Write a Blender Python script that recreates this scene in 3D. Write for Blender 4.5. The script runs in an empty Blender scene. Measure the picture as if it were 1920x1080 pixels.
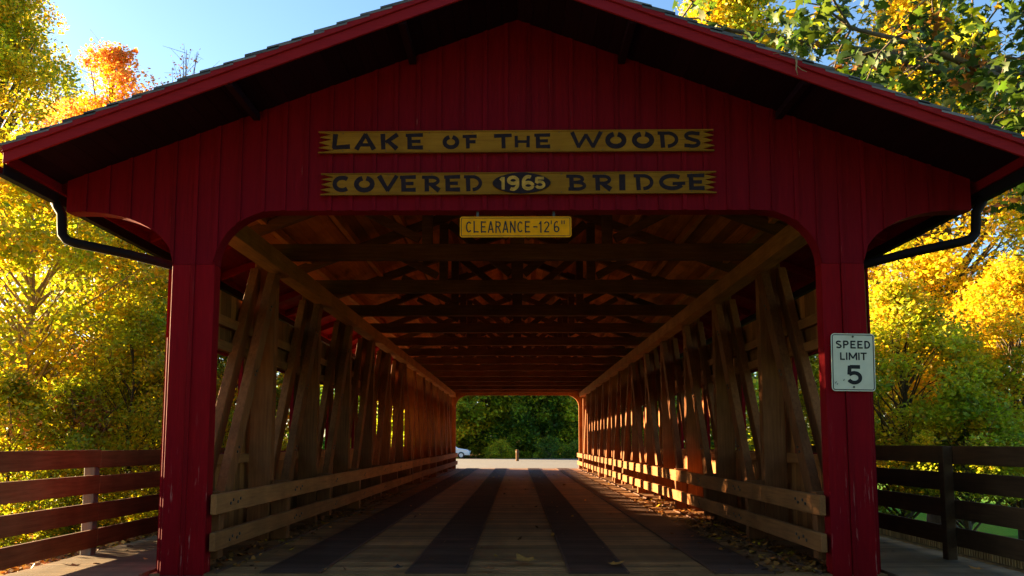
import bpy, bmesh, math, random
import numpy as np
from mathutils import Vector, Matrix

S = bpy.context.scene
COL = S.collection
R = math.radians

# ------------------------------------------------------------------ camera
CAM_H, CAM_D = 1.476, 9.2
cam = bpy.data.cameras.new('camera')
cam_o = bpy.data.objects.new('camera', cam)
COL.objects.link(cam_o)
cam.sensor_width = 36.0
cam.lens = 1500.0 / 1920.0 * 36.0
cam.shift_y = (683 - 540) / 1920.0
cam.clip_end = 3000
cam_o.location = (0, -CAM_D, CAM_H)
cam_o.rotation_euler = (R(90 + 5.597), 0, R(0.380))
S.camera = cam_o

# ------------------------------------------------------------------ sky and sun
SUN_EL = 9.8
SUN_DIR = Vector((-0.88, 0.475, 0)).normalized()
w = bpy.data.worlds.new('World')
S.world = w
w.use_nodes = True
wt = w.node_tree
bg = wt.nodes['Background']
sky = wt.nodes.new('ShaderNodeTexSky')
sky.sky_type = 'NISHITA'
sky.sun_disc = False
sky.sun_elevation = R(SUN_EL)
sky.sun_rotation = math.atan2(SUN_DIR.x, SUN_DIR.y)
sky.air_density = 1.0
sky.dust_density = 0.7
sky.ozone_density = 3.0
wt.links.new(sky.outputs[0], bg.inputs[0])
bg.inputs[1].default_value = 0.05
sun = bpy.data.lights.new('sun', 'SUN')
sun.energy = 5.0
sun.angle = R(0.5)
sun.color = (1.0, 0.735, 0.40)
sun_o = bpy.data.objects.new('sun', sun)
COL.objects.link(sun_o)
sun_o.location = (-40, 30, 30)
to_sun = Vector((SUN_DIR.x * math.cos(R(SUN_EL)), SUN_DIR.y * math.cos(R(SUN_EL)), math.sin(R(SUN_EL))))
sun_o.rotation_euler = to_sun.to_track_quat('Z', 'Y').to_euler()
S.view_settings.view_transform = 'Standard'
S.view_settings.look = 'None'
S.view_settings.exposure = 3.2
S.view_settings.gamma = 1.0
S.cycles.max_bounces = 12
S.cycles.diffuse_bounces = 9
S.cycles.transmission_bounces = 9
S.cycles.sample_clamp_indirect = 8.0
S.cycles.use_denoising = True


# ------------------------------------------------------------------ materials
def new_mat(name):
    m = bpy.data.materials.new(name)
    m.use_nodes = True
    nt = m.node_tree
    return m, nt, nt.nodes['Principled BSDF']


def nd(nt, typ, **kw):
    n = nt.nodes.new(typ)
    for k, v in kw.items():
        if k in n.inputs:
            n.inputs[k].default_value = v
        else:
            setattr(n, k, v)
    return n


def mixc(nt, fac, a, b, blend='MIX'):
    n = nt.nodes.new('ShaderNodeMix')
    n.data_type = 'RGBA'
    n.blend_type = blend
    for sock, v in ((0, fac), (6, a), (7, b)):
        if isinstance(v, bpy.types.NodeSocket):
            nt.links.new(v, n.inputs[sock])
        elif sock == 0:
            n.inputs[0].default_value = v
        else:
            n.inputs[sock].default_value = (*v[:3], 1)
    return n.outputs[2]


def rng(nt, val, a, b, c, d):
    n = nt.nodes.new('ShaderNodeMapRange')
    nt.links.new(val, n.inputs[0])
    for i, v in enumerate((a, b, c, d)):
        n.inputs[i + 1].default_value = v
    return n.outputs[0]


def noise(nt, vec, scale, detail=3, rough=.55):
    n = nt.nodes.new('ShaderNodeTexNoise')
    n.inputs['Scale'].default_value = scale
    n.inputs['Detail'].default_value = detail
    n.inputs['Roughness'].default_value = rough
    if vec is not None:
        nt.links.new(vec, n.inputs['Vector'])
    return n.outputs['Fac']


def objco(nt, scale=(1, 1, 1)):
    t = nt.nodes.new('ShaderNodeTexCoord')
    m = nt.nodes.new('ShaderNodeMapping')
    m.inputs['Scale'].default_value = scale
    nt.links.new(t.outputs['Object'], m.inputs[0])
    return m.outputs[0]


def island(nt):
    return nt.nodes.new('ShaderNodeNewGeometry').outputs['Random Per Island']


def bump(nt, bsdf, h, strength, dist=.01):
    b = nt.nodes.new('ShaderNodeBump')
    b.inputs['Strength'].default_value = strength
    b.inputs['Distance'].default_value = dist
    nt.links.new(h, b.inputs['Height'])
    nt.links.new(b.outputs[0], bsdf.inputs['Normal'])


def wood(name, c1, c2, axis, var=.45, rough=.8, grain=14, bstr=.5, spec=.12, wear=False):
    """Weathered timber; the grain runs along `axis`, every board differs a little."""
    m, nt, b = new_mat(name)
    sc = [grain, grain, grain]
    sc['XYZ'.index(axis)] = grain * .06
    co = objco(nt, sc)
    g = noise(nt, co, 2.2, 5, .65)
    blot = noise(nt, objco(nt), 1.7, 3)
    col = mixc(nt, rng(nt, g, .3, .7, 0, 1), c1, c2)
    col = mixc(nt, rng(nt, blot, .35, .75, 0, .55), col, [x * .45 for x in c1])
    sc2 = [c * 2.4 for c in sc]
    sc2['XYZ'.index(axis)] = .5
    chk = noise(nt, objco(nt, sc2), 1.6, 4, .6)
    col = mixc(nt, rng(nt, chk, .66, .72, 0, .75), col, [x * .18 for x in c1])
    if wear:
        lane = noise(nt, objco(nt, (1.6, .10, 1)), 1.3, 5, .6)
        col = mixc(nt, rng(nt, lane,   .42, .68, 0, .48), col, [x * .35 for x in c1])
        spot = noise(nt, objco(nt), 4.5, 5, .7)
        col = mixc(nt, rng(nt, spot, .60, .72, 0, .55), col, [x * .3 for x in c1])
    k = rng(nt, island(nt), 0, 1, 1 - var, 1 + var * .6)
    oi = nt.nodes.new('ShaderNodeObjectInfo')
    k2 = rng(nt, oi.outputs['Random'], 0, 1, .74, 1.2)
    mk = nd(nt, 'ShaderNodeMath', operation='MULTIPLY')
    nt.links.new(k, mk.inputs[0])
    nt.links.new(k2, mk.inputs[1])
    vm = nt.nodes.new('ShaderNodeVectorMath')
    vm.operation = 'SCALE'
    nt.links.new(col, vm.inputs[0])
    nt.links.new(mk.outputs[0], vm.inputs['Scale'])
    nt.links.new(vm.outputs[0], b.inputs['Base Color'])
    b.inputs['Roughness'].default_value = rough
    b.inputs['Specular IOR Level'].default_value = spec
    bump(nt, b, g, bstr, .006)
    return m


def red_paint(name, base, worn, axis, low=False, amount=.0, spec=.08):
    m, nt, b = new_mat(name)
    sc = [16, 16, 16]
    sc['XYZ'.index(axis)] = 1.1
    g = noise(nt, objco(nt, sc), 2.0, 5, .65)
    big = noise(nt, objco(nt), .9, 4)
    col = mixc(nt, rng(nt, g, .3, .75, 0, 1), base, [x * .6 for x in base])
    col = mixc(nt, rng(nt, big, .35, .7, 0, .5), col, [base[0] * .7, base[1] * .8, base[2] * 1.5])
    ch = noise(nt, objco(nt, [c * .55 for c in sc]), 2.6, 6, .7)
    mask = rng(nt, ch, .66 - amount, .72 - amount, 0, .8)
    if low:                                            # paint worn off by splash and kicks near the deck
        t = nt.nodes.new('ShaderNodeTexCoord')
        sp = nt.nodes.new('ShaderNodeSeparateXYZ')
        nt.links.new(t.outputs['Object'], sp.inputs[0])
        k = rng(nt, sp.outputs[2], .15, 1.9, 1, .06)
        mu = nd(nt, 'ShaderNodeMath', operation='MULTIPLY')
        nt.links.new(mask, mu.inputs[0])
        nt.links.new(k, mu.inputs[1])
        mask = mu.outputs[0]
    col = mixc(nt, mask, col, worn)
    k = rng(nt, island(nt), 0, 1, .8, 1.12)
    vm = nt.nodes.new('ShaderNodeVectorMath')
    vm.operation = 'SCALE'
    nt.links.new(col, vm.inputs[0])
    nt.links.new(k, vm.inputs['Scale'])
    nt.links.new(vm.outputs[0], b.inputs['Base Color'])
    b.inputs['Roughness'].default_value = .7
    b.inputs['Specular IOR Level'].default_value = spec
    bump(nt, b, g, .45, .006)
    return m


def plain(name, c, rough=.6, metal=0, spec=.4, var=.2, scale=6, bstr=.0):
    m, nt, b = new_mat(name)
    g = noise(nt, objco(nt), scale, 4)
    col = mixc(nt, rng(nt, g, .3, .7, 0, 1), [x * (1 - var) for x in c], [min(1, x * (1 + var)) for x in c])
    nt.links.new(col, b.inputs['Base Color'])
    b.inputs['Roughness'].default_value = rough
    b.inputs['Metallic'].default_value = metal
    b.inputs['Specular IOR Level'].default_value = spec
    if bstr:
        bump(nt, b, g, bstr)
    return m


def leaf_mat(name, refl, trans):
    """thin leaf: part of the light is reflected, part comes through"""
    m, nt, b = new_mat(name)
    at = nt.nodes.new('ShaderNodeAttribute')
    at.attribute_name = 'tint'

    def scaled(k):
        vm = nt.nodes.new('ShaderNodeVectorMath')
        vm.operation = 'SCALE'
        nt.links.new(at.outputs['Color'], vm.inputs[0])
        vm.inputs['Scale'].default_value = k
        return vm.outputs[0]
    nt.links.new(scaled(refl), b.inputs['Base Color'])
    b.inputs['Roughness'].default_value = .55
    b.inputs['Specular IOR Level'].default_value = .2
    tr = nt.nodes.new('ShaderNodeBsdfTranslucent')
    nt.links.new(scaled(trans), tr.inputs[0])
    ad = nt.nodes.new('ShaderNodeAddShader')
    nt.links.new(b.outputs[0], ad.inputs[0])
    nt.links.new(tr.outputs[0], ad.inputs[1])
    nt.links.new(ad.outputs[0], nt.nodes['Material Output'].inputs[0])
    return m


RED = (0.215, 0.0022, 0.007)
M = {}
M['red'] = red_paint('red_board_paint', RED, (.38, .10, .08), 'Z', amount=-.005)
M['red_post'] = red_paint('red_post_paint', (0.255, .0020, .005), (.50, .18, .13), 'Z', low=True, amount=.06)
M['red_trim'] = red_paint('red_trim_paint', (0.32, .013, .014), (.34, .11, .07), 'X', amount=-.05)
M['red_soffit'] = red_paint('red_soffit_paint', (0.20, .004, .007), (.3, .1, .08), 'Y', amount=-.06)
BR1, BR2 = (.155, .053, .017), (.26, .094, .030)
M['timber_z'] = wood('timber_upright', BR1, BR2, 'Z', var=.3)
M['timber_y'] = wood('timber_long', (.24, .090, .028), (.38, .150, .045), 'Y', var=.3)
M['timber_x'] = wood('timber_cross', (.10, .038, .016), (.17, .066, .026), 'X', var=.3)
M['siding_in'] = wood('siding_inside', (.24, .085, .024), (.40, .15, .042), 'Z', var=.5)
M['roof_in'] = wood('roof_boards', (.36, .10, .020), (.54, .17, .036), 'Y', var=.5)
M['deck'] = wood('deck_planks', (.34, .145, .048), (.48, .225, .075), 'X', var=.5, rough=.65, wear=True, spec=.3)
M['lookout'] = red_paint('overhang_shade_tone', (0.022, .005, .010), (.03, .01, .01), 'Y', amount=-.06)  # near-black: the front overhang's shade is put into this colour
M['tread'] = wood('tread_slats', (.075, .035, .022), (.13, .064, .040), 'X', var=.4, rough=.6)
M['walk'] = wood('walkway_planks', (.21, .13, .065), (.34, .225, .12), 'X', var=.3, rough=.75, wear=True)
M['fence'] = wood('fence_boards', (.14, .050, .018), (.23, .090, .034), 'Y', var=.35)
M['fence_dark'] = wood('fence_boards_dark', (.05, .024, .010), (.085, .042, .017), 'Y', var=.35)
M['fence_post'] = wood('fence_post_wood', (.13, .12, .105), (.20, .185, .16), 'Z', var=.2)
M['picket'] = wood('picket_wood', (.50, .27, .10), (.66, .40, .16), 'Z', var=.35)
M['shingle'] = wood('cedar_shakes', (.10, .10, .10), (.20, .19, .18), 'X', var=.6)
M['gutter'] = plain('dark_gutter_metal', (.008, .004, .005), .75, 0, .15)
M['board'] = wood('sign_board_wood', (.25, .10, .010), (.38, .165, .016), 'X', var=.1, grain=10, spec=.08)
M['letter'] = plain('dark_carved_letters', (.020, .010, .012), .8, 0, .2, .4, 20)
M['digit'] = plain('yellow_digits', (.50, .25, .03), .7, 0, .3, .3, 18)
M['yellow'] = plain('yellow_sign_paint', (.85, .31, .002), .6, 0, .08, .12, 9)
M['black'] = plain('black_sign_paint', (.012, .010, .010), .6, 0, .3)
M['white'] = plain('white_sign_paint', (.70, .64, .46), .5, 0, .4, .08, 5)
M['steel'] = plain('bolt_steel', (.08, .065, .055), .55, .7, .5)
M['bark'] = wood('bark', (.10, .075, .05), (.17, .13, .085), 'Z', var=.1, grain=9, bstr=1)
M['bark_pale'] = wood('bark_pale', (.30, .21, .10), (.42, .31, .16), 'Z', var=.1, grain=7, bstr=.8)
M['leaf'] = leaf_mat('leaf', .55, .72)
M['leaf_near'] = leaf_mat('leaf_near', .5, .6)
M['litter'] = leaf_mat('leaf_litter', .85, .12)
M['car'] = plain('white_car_paint', (.78, .80, .82), .25, 0, .6, .03)
M['glass'] = plain('car_glass', (.02, .025, .03), .08, 0, .8)
M['rubber'] = plain('tyre_rubber', (.02, .02, .02), .8)
M['bollard'] = wood('bollard_wood', (.12, .05, .018), (.18, .08, .028), 'Z')
M['lamp'] = plain('lamp_lens', (.7, .7, .68), .15)


def ground_mat():
    m, nt, b = new_mat('ground_cover')
    co = objco(nt)
    n1 = noise(nt, co, .22, 5, .6)
    n2 = noise(nt, co, 9, 4, .7)
    grass = mixc(nt, n2, (.05, .16, .012), (.12, .31, .022))
    grass = mixc(nt, rng(nt, n1, .4, .7, 0, .6), grass, (.22, .26, .03))
    lit = mixc(nt, rng(nt, n2, .35, .65, 0, 1), (.30, .15, .04), (.10, .05, .018))
    sp = nt.nodes.new('ShaderNodeSeparateXYZ')
    nt.links.new(co, sp.inputs[0])
    left = rng(nt, sp.outputs[0], -9, -16, 1, .25)
    right = rng(nt, sp.outputs[0], 6.5, 9, 1, .0)
    mm = nd(nt, 'ShaderNodeMath', operation='MINIMUM')
    nt.links.new(left, mm.inputs[0])
    nt.links.new(right, mm.inputs[1])
    ad = nd(nt, 'ShaderNodeMath', operation='MULTIPLY_ADD')
    nt.links.new(n1, ad.inputs[0])
    ad.inputs[1].default_value = .5
    ad.inputs[2].default_value = -.25
    a2 = nd(nt, 'ShaderNodeMath', operation='ADD', use_clamp=True)
    nt.links.new(mm.outputs[0], a2.inputs[0])
    nt.links.new(ad.outputs[0], a2.inputs[1])
    col = mixc(nt, a2.outputs[0], grass, lit)
    nt.links.new(col, b.inputs['Base Color'])
    b.inputs['Roughness'].default_value = .95
    b.inputs['Specular IOR Level'].default_value = .1
    bump(nt, b, n2, .8, .05)
    return m


def road_mat():
    m, nt, b = new_mat('pavement')
    co = objco(nt)
    n = noise(nt, co, 60, 3)
    n1 = noise(nt, co, .7, 4)
    col = mixc(nt, rng(nt, n, .3, .7, 0, 1), (.10, .092, .09), (.15, .138, .132))
    col = mixc(nt, rng(nt, n1, .4, .7, 0, .4), col, (.10, .085, .075))
    nt.links.new(col, b.inputs['Base Color'])
    b.inputs['Roughness'].default_value = .9
    bump(nt, b, n, .4, .01)
    return m


def water_mat():
    m, nt, b = new_mat('stream_water')
    b.inputs['Base Color'].default_value = (.02, .03, .018, 1)
    b.inputs['Roughness'].default_value = .06
    bump(nt, b, noise(nt, objco(nt), 2.5, 3), .15, .05)
    return m


# ------------------------------------------------------------------ mesh helpers
class MB:
    def __init__(s):
        s.v, s.f, s.mi = [], [], []

    def add(s, vs, fs, mi=0):
        n = len(s.v)
        s.v += [tuple(p) for p in vs]
        s.f += [tuple(i + n for i in f) for f in fs]
        s.mi += [mi] * len(fs) if isinstance(mi, int) else mi
        return s

    def box(s, x0, x1, y0, y1, z0, z1, mi=0):
        return s.add([(x0, y0, z0), (x1, y0, z0), (x1, y1, z0), (x0, y1, z0), (x0, y0, z1), (x1, y0, z1), (x1, y1, z1), (x0, y1, z1)],
                     [(0, 3, 2, 1), (4, 5, 6, 7), (0, 1, 5, 4), (1, 2, 6, 5), (2, 3, 7, 6), (3, 0, 4, 7)], mi)

    def beam(s, p, q, w, h, up=(0, 0, 1), mi=0):
        """rectangular bar from p to q; h is measured along `up`, w across it"""
        p, q = Vector(p), Vector(q)
        d = (q - p).normalized()
        side = d.cross(Vector(up)).normalized()
        u = side.cross(d)
        vs = []
        for e in (p, q):
            for a, b in ((-1, -1), (1, -1), (1, 1), (-1, 1)):
                vs.append(e + side * (a * w / 2) + u * (b * h / 2))
        return s.add(vs, [(0, 1, 2, 3), (7, 6, 5, 4), (0, 4, 5, 1), (1, 5, 6, 2), (2, 6, 7, 3), (3, 7, 4, 0)], mi)

    def tube(s, pts, rad, n=8, cap=True, mi=0):
        pts = [Vector(p) for p in pts]
        if not isinstance(rad, (list, tuple)):
            rad = [rad] * len(pts)
        base = len(s.v)
        prev = None
        for i, p in enumerate(pts):
            d = (pts[min(i + 1, len(pts) - 1)] - pts[max(i - 1, 0)]).normalized()
            if prev is None:
                a = Vector((1, 0, 0)) if abs(d.x) < .8 else Vector((0, 1, 0))
                prev = d.cross(a).normalized()
            prev = (prev - d * prev.dot(d)).normalized()
            b = d.cross(prev)
            for k in range(n):
                t = 2 * math.pi * k / n
                s.v.append(tuple(p + (prev * math.cos(t) + b * math.sin(t)) * rad[i]))
        for i in range(len(pts) - 1):
            for k in range(n):
                a, b2 = base + i * n + k, base + i * n + (k + 1) % n
                s.f.append((a, b2, b2 + n, a + n))
                s.mi.append(mi)
        if cap:
            s.f.append(tuple(base + k for k in reversed(range(n))))
            s.f.append(tuple(base + (len(pts) - 1) * n + k for k in range(n)))
            s.mi += [mi, mi]
        return s

    def prism(s, outline, y0, y1, mi=0):
        """closed outline of (x, z) pairs pushed from y0 to y1 (front y0 facing -Y)"""
        n = len(outline)
        vs = [(x, y0, z) for x, z in outline] + [(x, y1, z) for x, z in outline]
        fs = [tuple(range(n)), tuple(reversed(range(n, 2 * n)))]
        for i in range(n):
            j = (i + 1) % n
            fs.append((i, i + n, j + n, j))
        return s.add(vs, fs, mi)

    def build(s, name, mats, parent=None, bevel=0, smooth=False, loc=None):
        me = bpy.data.meshes.new(name)
        me.from_pydata(s.v, [], s.f)
        for m in (mats if isinstance(mats, (list, tuple)) else [mats]):
            me.materials.append(m)
        if any(s.mi):
            me.polygons.foreach_set('material_index', s.mi)
        if smooth:
            me.polygons.foreach_set('use_smooth', [True] * len(me.polygons))
        me.validate()
        bm = bmesh.new()
        bm.from_mesh(me)
        bmesh.ops.recalc_face_normals(bm, faces=bm.faces)
        bm.to_mesh(me)
        bm.free()
        me.update()
        return link(name, me, parent, bevel, loc)


def link(name, me, parent=None, bevel=0, loc=None):
    o = bpy.data.objects.new(name, me)
    COL.objects.link(o)
    if parent is not None:
        o.parent = parent
    if loc is not None:
        o.location = loc
    if bevel:
        b = o.modifiers.new('bevel', 'BEVEL')
        b.width = bevel
        b.segments = 1
        b.limit_method = 'ANGLE'
    return o


def thing(name, label, cat, loc=(0, 0, 0), group=None, rot=0):
    o = bpy.data.objects.new(name, None)
    COL.objects.link(o)
    o.location = loc
    o.rotation_euler = (0, 0, rot)
    return tag(o, label, cat, group)


def tag(o, label, cat, group=None):
    o['label'] = label
    o['category'] = cat
    if group:
        o['group'] = group
    return o


def kind(o, k):
    o['kind'] = k
    return o


def dup(o, loc, parent=None, rotz=None):
    c = o.copy()
    COL.objects.link(c)
    c.location = loc
    if parent is not None:
        c.parent = parent
    if rotz is not None:
        c.rotation_euler = (0, 0, rotz)
    return c


def kids(o):
    return list(o.children)


# ------------------------------------------------------------------ terrain
def sstep(a, b, x):
    t = np.clip((x - a) / (b - a), 0, 1)
    return t * t * (3 - 2 * t)


def ground_z(x, y):
    x = np.asarray(x, float)
    y = np.asarray(y, float)
    z = -.12 - 1.0 * sstep(6.5, 14, -x) * (1 - sstep(33, 42, y)) - 1.15 * sstep(6.2, 13, x) * (1 - .9 * sstep(30, 60, y) * (1 - sstep(10, 18, x)))
    ax = np.abs(x)
    ch = sstep(9, 13, y) * (1 - sstep(23, 28, y))
    z = z - 2.4 * ch * (1 - .35 * sstep(6, 12, ax))
    z = z + .12 * np.sin(x * .35 + 1) * np.cos(y * .27) * sstep(7, 14, ax)
    z = z + 3.0 * sstep(80, 220, np.hypot(x, y))
    return z


def gz(x, y):
    return float(ground_z(x, y))


u = np.linspace(-1, 1, 161)
gx = np.sinh(u * 4.6) / math.sinh(4.6) * 420
gy = gx + 10
X, Y = np.meshgrid(gx, gy)
Z = ground_z(X, Y)
N = len(gx)
idx = np.arange(N * N).reshape(N, N)
fc = np.stack([idx[:-1, :-1], idx[:-1, 1:], idx[1:, 1:], idx[1:, :-1]], -1).reshape(-1, 4)
gm = bpy.data.meshes.new('ground')
gm.from_pydata(np.stack([X, Y, Z], -1).reshape(-1, 3).tolist(), [], fc.tolist())
gm.materials.append(ground_mat())
gm.polygons.foreach_set('use_smooth', [True] * len(gm.polygons))
kind(link('ground', gm), 'structure')

ROAD = road_mat()
kind(MB().box(-4.2, 4.2, -40, -.06, -.2, -.012).build('road', plain('asphalt', (.055, .052, .05), .9, 0, .2, .3, 40, .4)), 'structure')
kind(MB().box(-5.2, 5.2, 37.4, 52, -.3, -.012).box(-60, 60, 52.004, 66, -.3, -.016).build('road', ROAD), 'structure')
kind(MB().add([(-90, 11, -2.35), (90, 11, -2.35), (90, 26, -2.35), (-90, 26, -2.35)], [(0, 1, 2, 3)]).build('stream', water_mat()), 'structure')

# ------------------------------------------------------------------ the covered bridge
L = 37.2
YK = [.4 + 2.8 * k for k in range(14)]
RZ, RS = 6.56, .373                                    # underside of roof boards on the centre line, slope


def roof(x, off=0.0):
    return RZ + off - RS * abs(x)


bridge = thing('covered_bridge', 'dark red covered timber bridge with a wide gable, arched portal and plank road', 'bridge')


def gable_outline(front=True):
    o = []
    n = 14
    # from left outer bracket, clockwise seen from the front
    o.append((-5.33, 4.19))
    o.append((-5.33, roof(5.33, -.006)))
    o.append((0, roof(0, -.006)))
    o.append((5.33, roof(5.33, -.006)))
    o.append((5.33, 4.19))
    for i in range(n + 1):                             # right outer bracket arc
        t = math.pi / 2 * i / n
        o.append((5.12 - 1.08 * math.sin(t), 3.56 + .63 * math.cos(t)))
    o[-1] = (4.04, 3.56)
    o.append((3.55, 3.56))
    for i in range(1, n + 1):                          # right haunch of the portal
        t = math.pi / 2 * i / n
        o.append((2.84 + .71 * math.cos(t), 3.56 + .64 * math.sin(t)))
    for i in range(0, n + 1):
        t = math.pi / 2 * (1 - i / n)
        o.append((-2.84 - .71 * math.cos(t), 3.56 + .64 * math.sin(t)))
    o.append((-4.04, 3.56))
    for i in range(n, -1, -1):
        t = math.pi / 2 * i / n
        o.append((-5.12 + 1.08 * math.sin(t), 3.56 + .63 * math.cos(t)))
    return o


def low_z(x):
    a = abs(x)
    if a <= 2.84:
        return 4.20
    if a <= 3.55:
        return 3.56 + .64 * math.sqrt(max(0, 1 - ((a - 2.84) / .71) ** 2))
    if a <= 4.04:
        return 3.56
    if a <= 5.12:
        return 3.56 + .63 * math.sqrt(max(0, 1 - ((5.12 - a) / 1.08) ** 2))
    return 4.19


def gable(y0, y1, fy, sgn):
    """boards behind, battens every 27 cm in front"""
    m = MB()
    ol = gable_outline()
    m.prism(ol, y0, y1)
    x = -3.819 - 5 * .26172
    rn = random.Random(3)
    while x < 5.3:
        w_ = .048
        j_ = 0 if abs(abs(x + .024) - 3.795) < .05 else rn.uniform(-.014, .014)
        xa, xb = max(-5.32, x + j_), min(x + j_ + w_, 5.32)
        za, zb = low_z(xa) + .002, low_z(xb) + .002
        ya, yb = (fy - .02, fy) if sgn < 0 else (fy, fy + .02)
        ta, tb = roof(xa, -.01), roof(xb, -.01)
        m.add([(xa, ya, za), (xb, ya, zb), (xb, yb, zb), (xa, yb, za), (xa, ya, ta), (xb, ya, tb), (xb, yb, tb), (xa, yb, ta)],
              [(0, 3, 2, 1), (4, 5, 6, 7), (0, 1, 5, 4), (1, 2, 6, 5), (2, 3, 7, 6), (3, 0, 4, 7)])
        x += .26172
    return m


gable(0, .20, 0, -1).build('gable_wall', [M['red']], bridge)
gable(L - .14, L, L, 1).build('gable_wall', [M['siding_in']], bridge)

# portal posts: boxed columns with a cover board seam and corner boards
for s in (-1, 1):
    for ya in (0.0, L - .20):
        m = MB()
        a, b = sorted((s * 3.55, s * 4.04))
        m.box(a, b, ya + .02, ya + .20, -.02, 3.558)
        mid = (a + b) / 2
        m.box(a - .004, mid - .03, ya, ya + .02, -.02, 3.558)
        m.box(mid - .022, b + .004, ya, ya + .02, -.02, 3.558)
        m.box(s * 3.795 - .024, s * 3.795 + .024, ya - .019, ya - .0005, -.02, 3.5585)
        o = m.build('post', M['red_post'] if ya < 1 else M['siding_in'], bridge, .004)
        xo = s * 4.05
        xa, xb = sorted((xo, xo + s * .035))
        MB().box(xa, xb, ya + .03, ya + .19, -.01, 2.70).build('corner_board', M['red_post'] if ya < 1 else M['siding_in'], o, .004)

# ---- roof
roof_m = MB()
for s in (-1, 1):
    # boards run along the bridge, 18 cm each
    n = 30
    for i in range(n):
        xa, xb = 5.42 * i / n + .003, 5.42 * (i + 1) / n - .001
        y = -.93
        rn = random.Random(i * 7 + s)
        while y < L + .93:
            y2 = .05 if y < 0 else min(y + rn.uniform(2.5, 4.5), L + .93)
            vs = []
            for z_ in (0, .028):
                for (xx, yy) in ((xa, y), (xb, y), (xb, y2 - .003), (xa, y2 - .003)):
                    vs.append((s * xx, yy, roof(xx, z_)))
            roof_m.add(vs, [(0, 1, 2, 3), (4, 5, 6, 7), (0, 1, 5, 4), (1, 2, 6, 5), (2, 3, 7, 6), (3, 0, 4, 7)], 2 if y < 0 else 1 if xb > 4.35 else 0)  # front overhang: same roof boards, darkened to stand for shade
            y = y2
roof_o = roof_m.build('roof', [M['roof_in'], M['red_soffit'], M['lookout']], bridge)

sh = MB()
rn = random.Random(11)
for s in (-1, 1):
    nC = 23
    for i in range(nC):                                # courses of split shakes, each lapping the one below
        x0 = 5.56 - 5.56 * i / nC
        x1 = max(0.0, x0 - 5.56 / nC * 1.45)
        cuts = [-1.03]
        while cuts[-1] < 2.5:
            cuts.append(cuts[-1] + rn.uniform(.12, .26))
        cuts += [9, 20, 30, L + 1.03]
        for a, b in zip(cuts[:-1], cuts[1:]):
            dx = rn.uniform(-.015, .02)
            t = rn.uniform(.026, .04)
            vs = []
            for (xx, zo) in ((x0 + dx, .099), (x1, .066)):
                for yy in (a + .003, b):
                    vs.append((s * xx, yy, roof(xx, zo)))
                    vs.append((s * xx, yy, roof(xx, zo + t)))
            sh.add(vs, [(0, 1, 3, 2), (4, 6, 7, 5), (0, 4, 5, 1), (2, 3, 7, 6), (1, 5, 7, 3), (0, 2, 6, 4)])
for i in range(60):                                    # ridge cap
    y = -1.03 + i * (L + 2.06) / 60
    for s in (-1, 1):
        vs = []
        for xx in (0, .2):
            for yy in (y, y + (L + 2.06) / 60 + .05):
                vs.append((s * xx, yy, roof(xx, .145 + (.02 if yy > y else 0))))
                vs.append((s * xx, yy, roof(xx, .167 + (.02 if yy > y else 0))))
        sh.add(vs, [(0, 1, 3, 2), (4, 6, 7, 5), (0, 4, 5, 1), (2, 3, 7, 6), (1, 5, 7, 3), (0, 2, 6, 4)])
sh.build('roof_covering', M['shingle'], roof_o)

for ye, sg in ((-1.0, -1), (L + 1.0, 1)):              # two-board rake trim
    for s in (-1, 1):
        for (z0, z1, t0, t1) in ((-.098, .022, 0, .03), (.0225, .096, -.024, .03)):
            vs = []
            for xx in (.0, 5.46):
                for zz in (z0, z1):
                    for tt in (t0, t1):
                        vs.append((s * xx, ye + (tt if sg < 0 else -tt), roof(xx, zz)))
            m = MB().add(vs, [(0, 1, 3, 2), (4, 6, 7, 5), (0, 4, 5, 1), (2, 3, 7, 6), (1, 5, 7, 3), (0, 2, 6, 4)])
            m.build('rake_board', M['red_trim'], roof_o, .004)

for s in (-1, 1):                                      # eave boards and gutters
    a, b = sorted((s * 5.425, s * 5.455))
    MB().box(a, b, -.95, L + .95, roof(5.44, -.10), roof(5.44, .05)).build('eave_board', M['red_soffit'], roof_o, .004)
    g = MB()
    xi, xo = 5.458, 5.575
    zb, zt = 4.31, 4.435
    prof = [(xi, zb), (xo - .03, zb), (xo, zb + .05), (xo, zt), (xo - .012, zt), (xo - .012, zb + .055), (xo - .035, zb + .012), (xi + .012, zb + .012), (xi + .012, zt), (xi, zt)]
    g.prism([(s * x_, z_) for x_, z_ in (prof if s > 0 else prof)], -.97, L + .97)
    g.build('gutter', M['gutter'], bridge)
    # downspout: out of the gutter, elbow, back to the post
    d = MB()
    d.tube([(s * 5.50, .05, 4.33), (s * 5.46, .05, 4.26), (s * 5.41, .05, 4.18), (s * 5.40, .05, 4.02), (s * 5.39, .05, 3.93), (s * 5.33, .05, 3.86), (s * 5.22, .05, 3.825), (s * 4.6, .10, 3.70), (s * 4.09, .40, 3.60), (s * 3.93, .42, 3.5)], .055, 10)
    d.tube([(s * 3.93, .42, 3.5), (s * 3.93, .42, .1)], .045, 10)
    d.build('downspout', M['gutter'], bridge, smooth=True)

# ---- rafter tails under the side eaves
tail = MB().beam((-.02, 0, 0), (-1.1, 0, -1.1 * RS), .07, .13).build('rafter_tail', M['red_soffit'], bridge, .004)
tail.location = (-4.30, .9, roof(4.30, -.075))
for k in range(1, 27):
    dup(tail, (-4.30, .9 + 1.4 * k, roof(4.30, -.075)))
tail2 = MB().beam((.02, 0, 0), (1.1, 0, -1.1 * RS), .07, .13).build('rafter_tail', M['red_soffit'], bridge, .004)
tail2.location = (4.30, .9, roof(4.30, -.075))
for k in range(1, 27):
    dup(tail2, (4.30, .9 + 1.4 * k, roof(4.30, -.075)))

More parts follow.
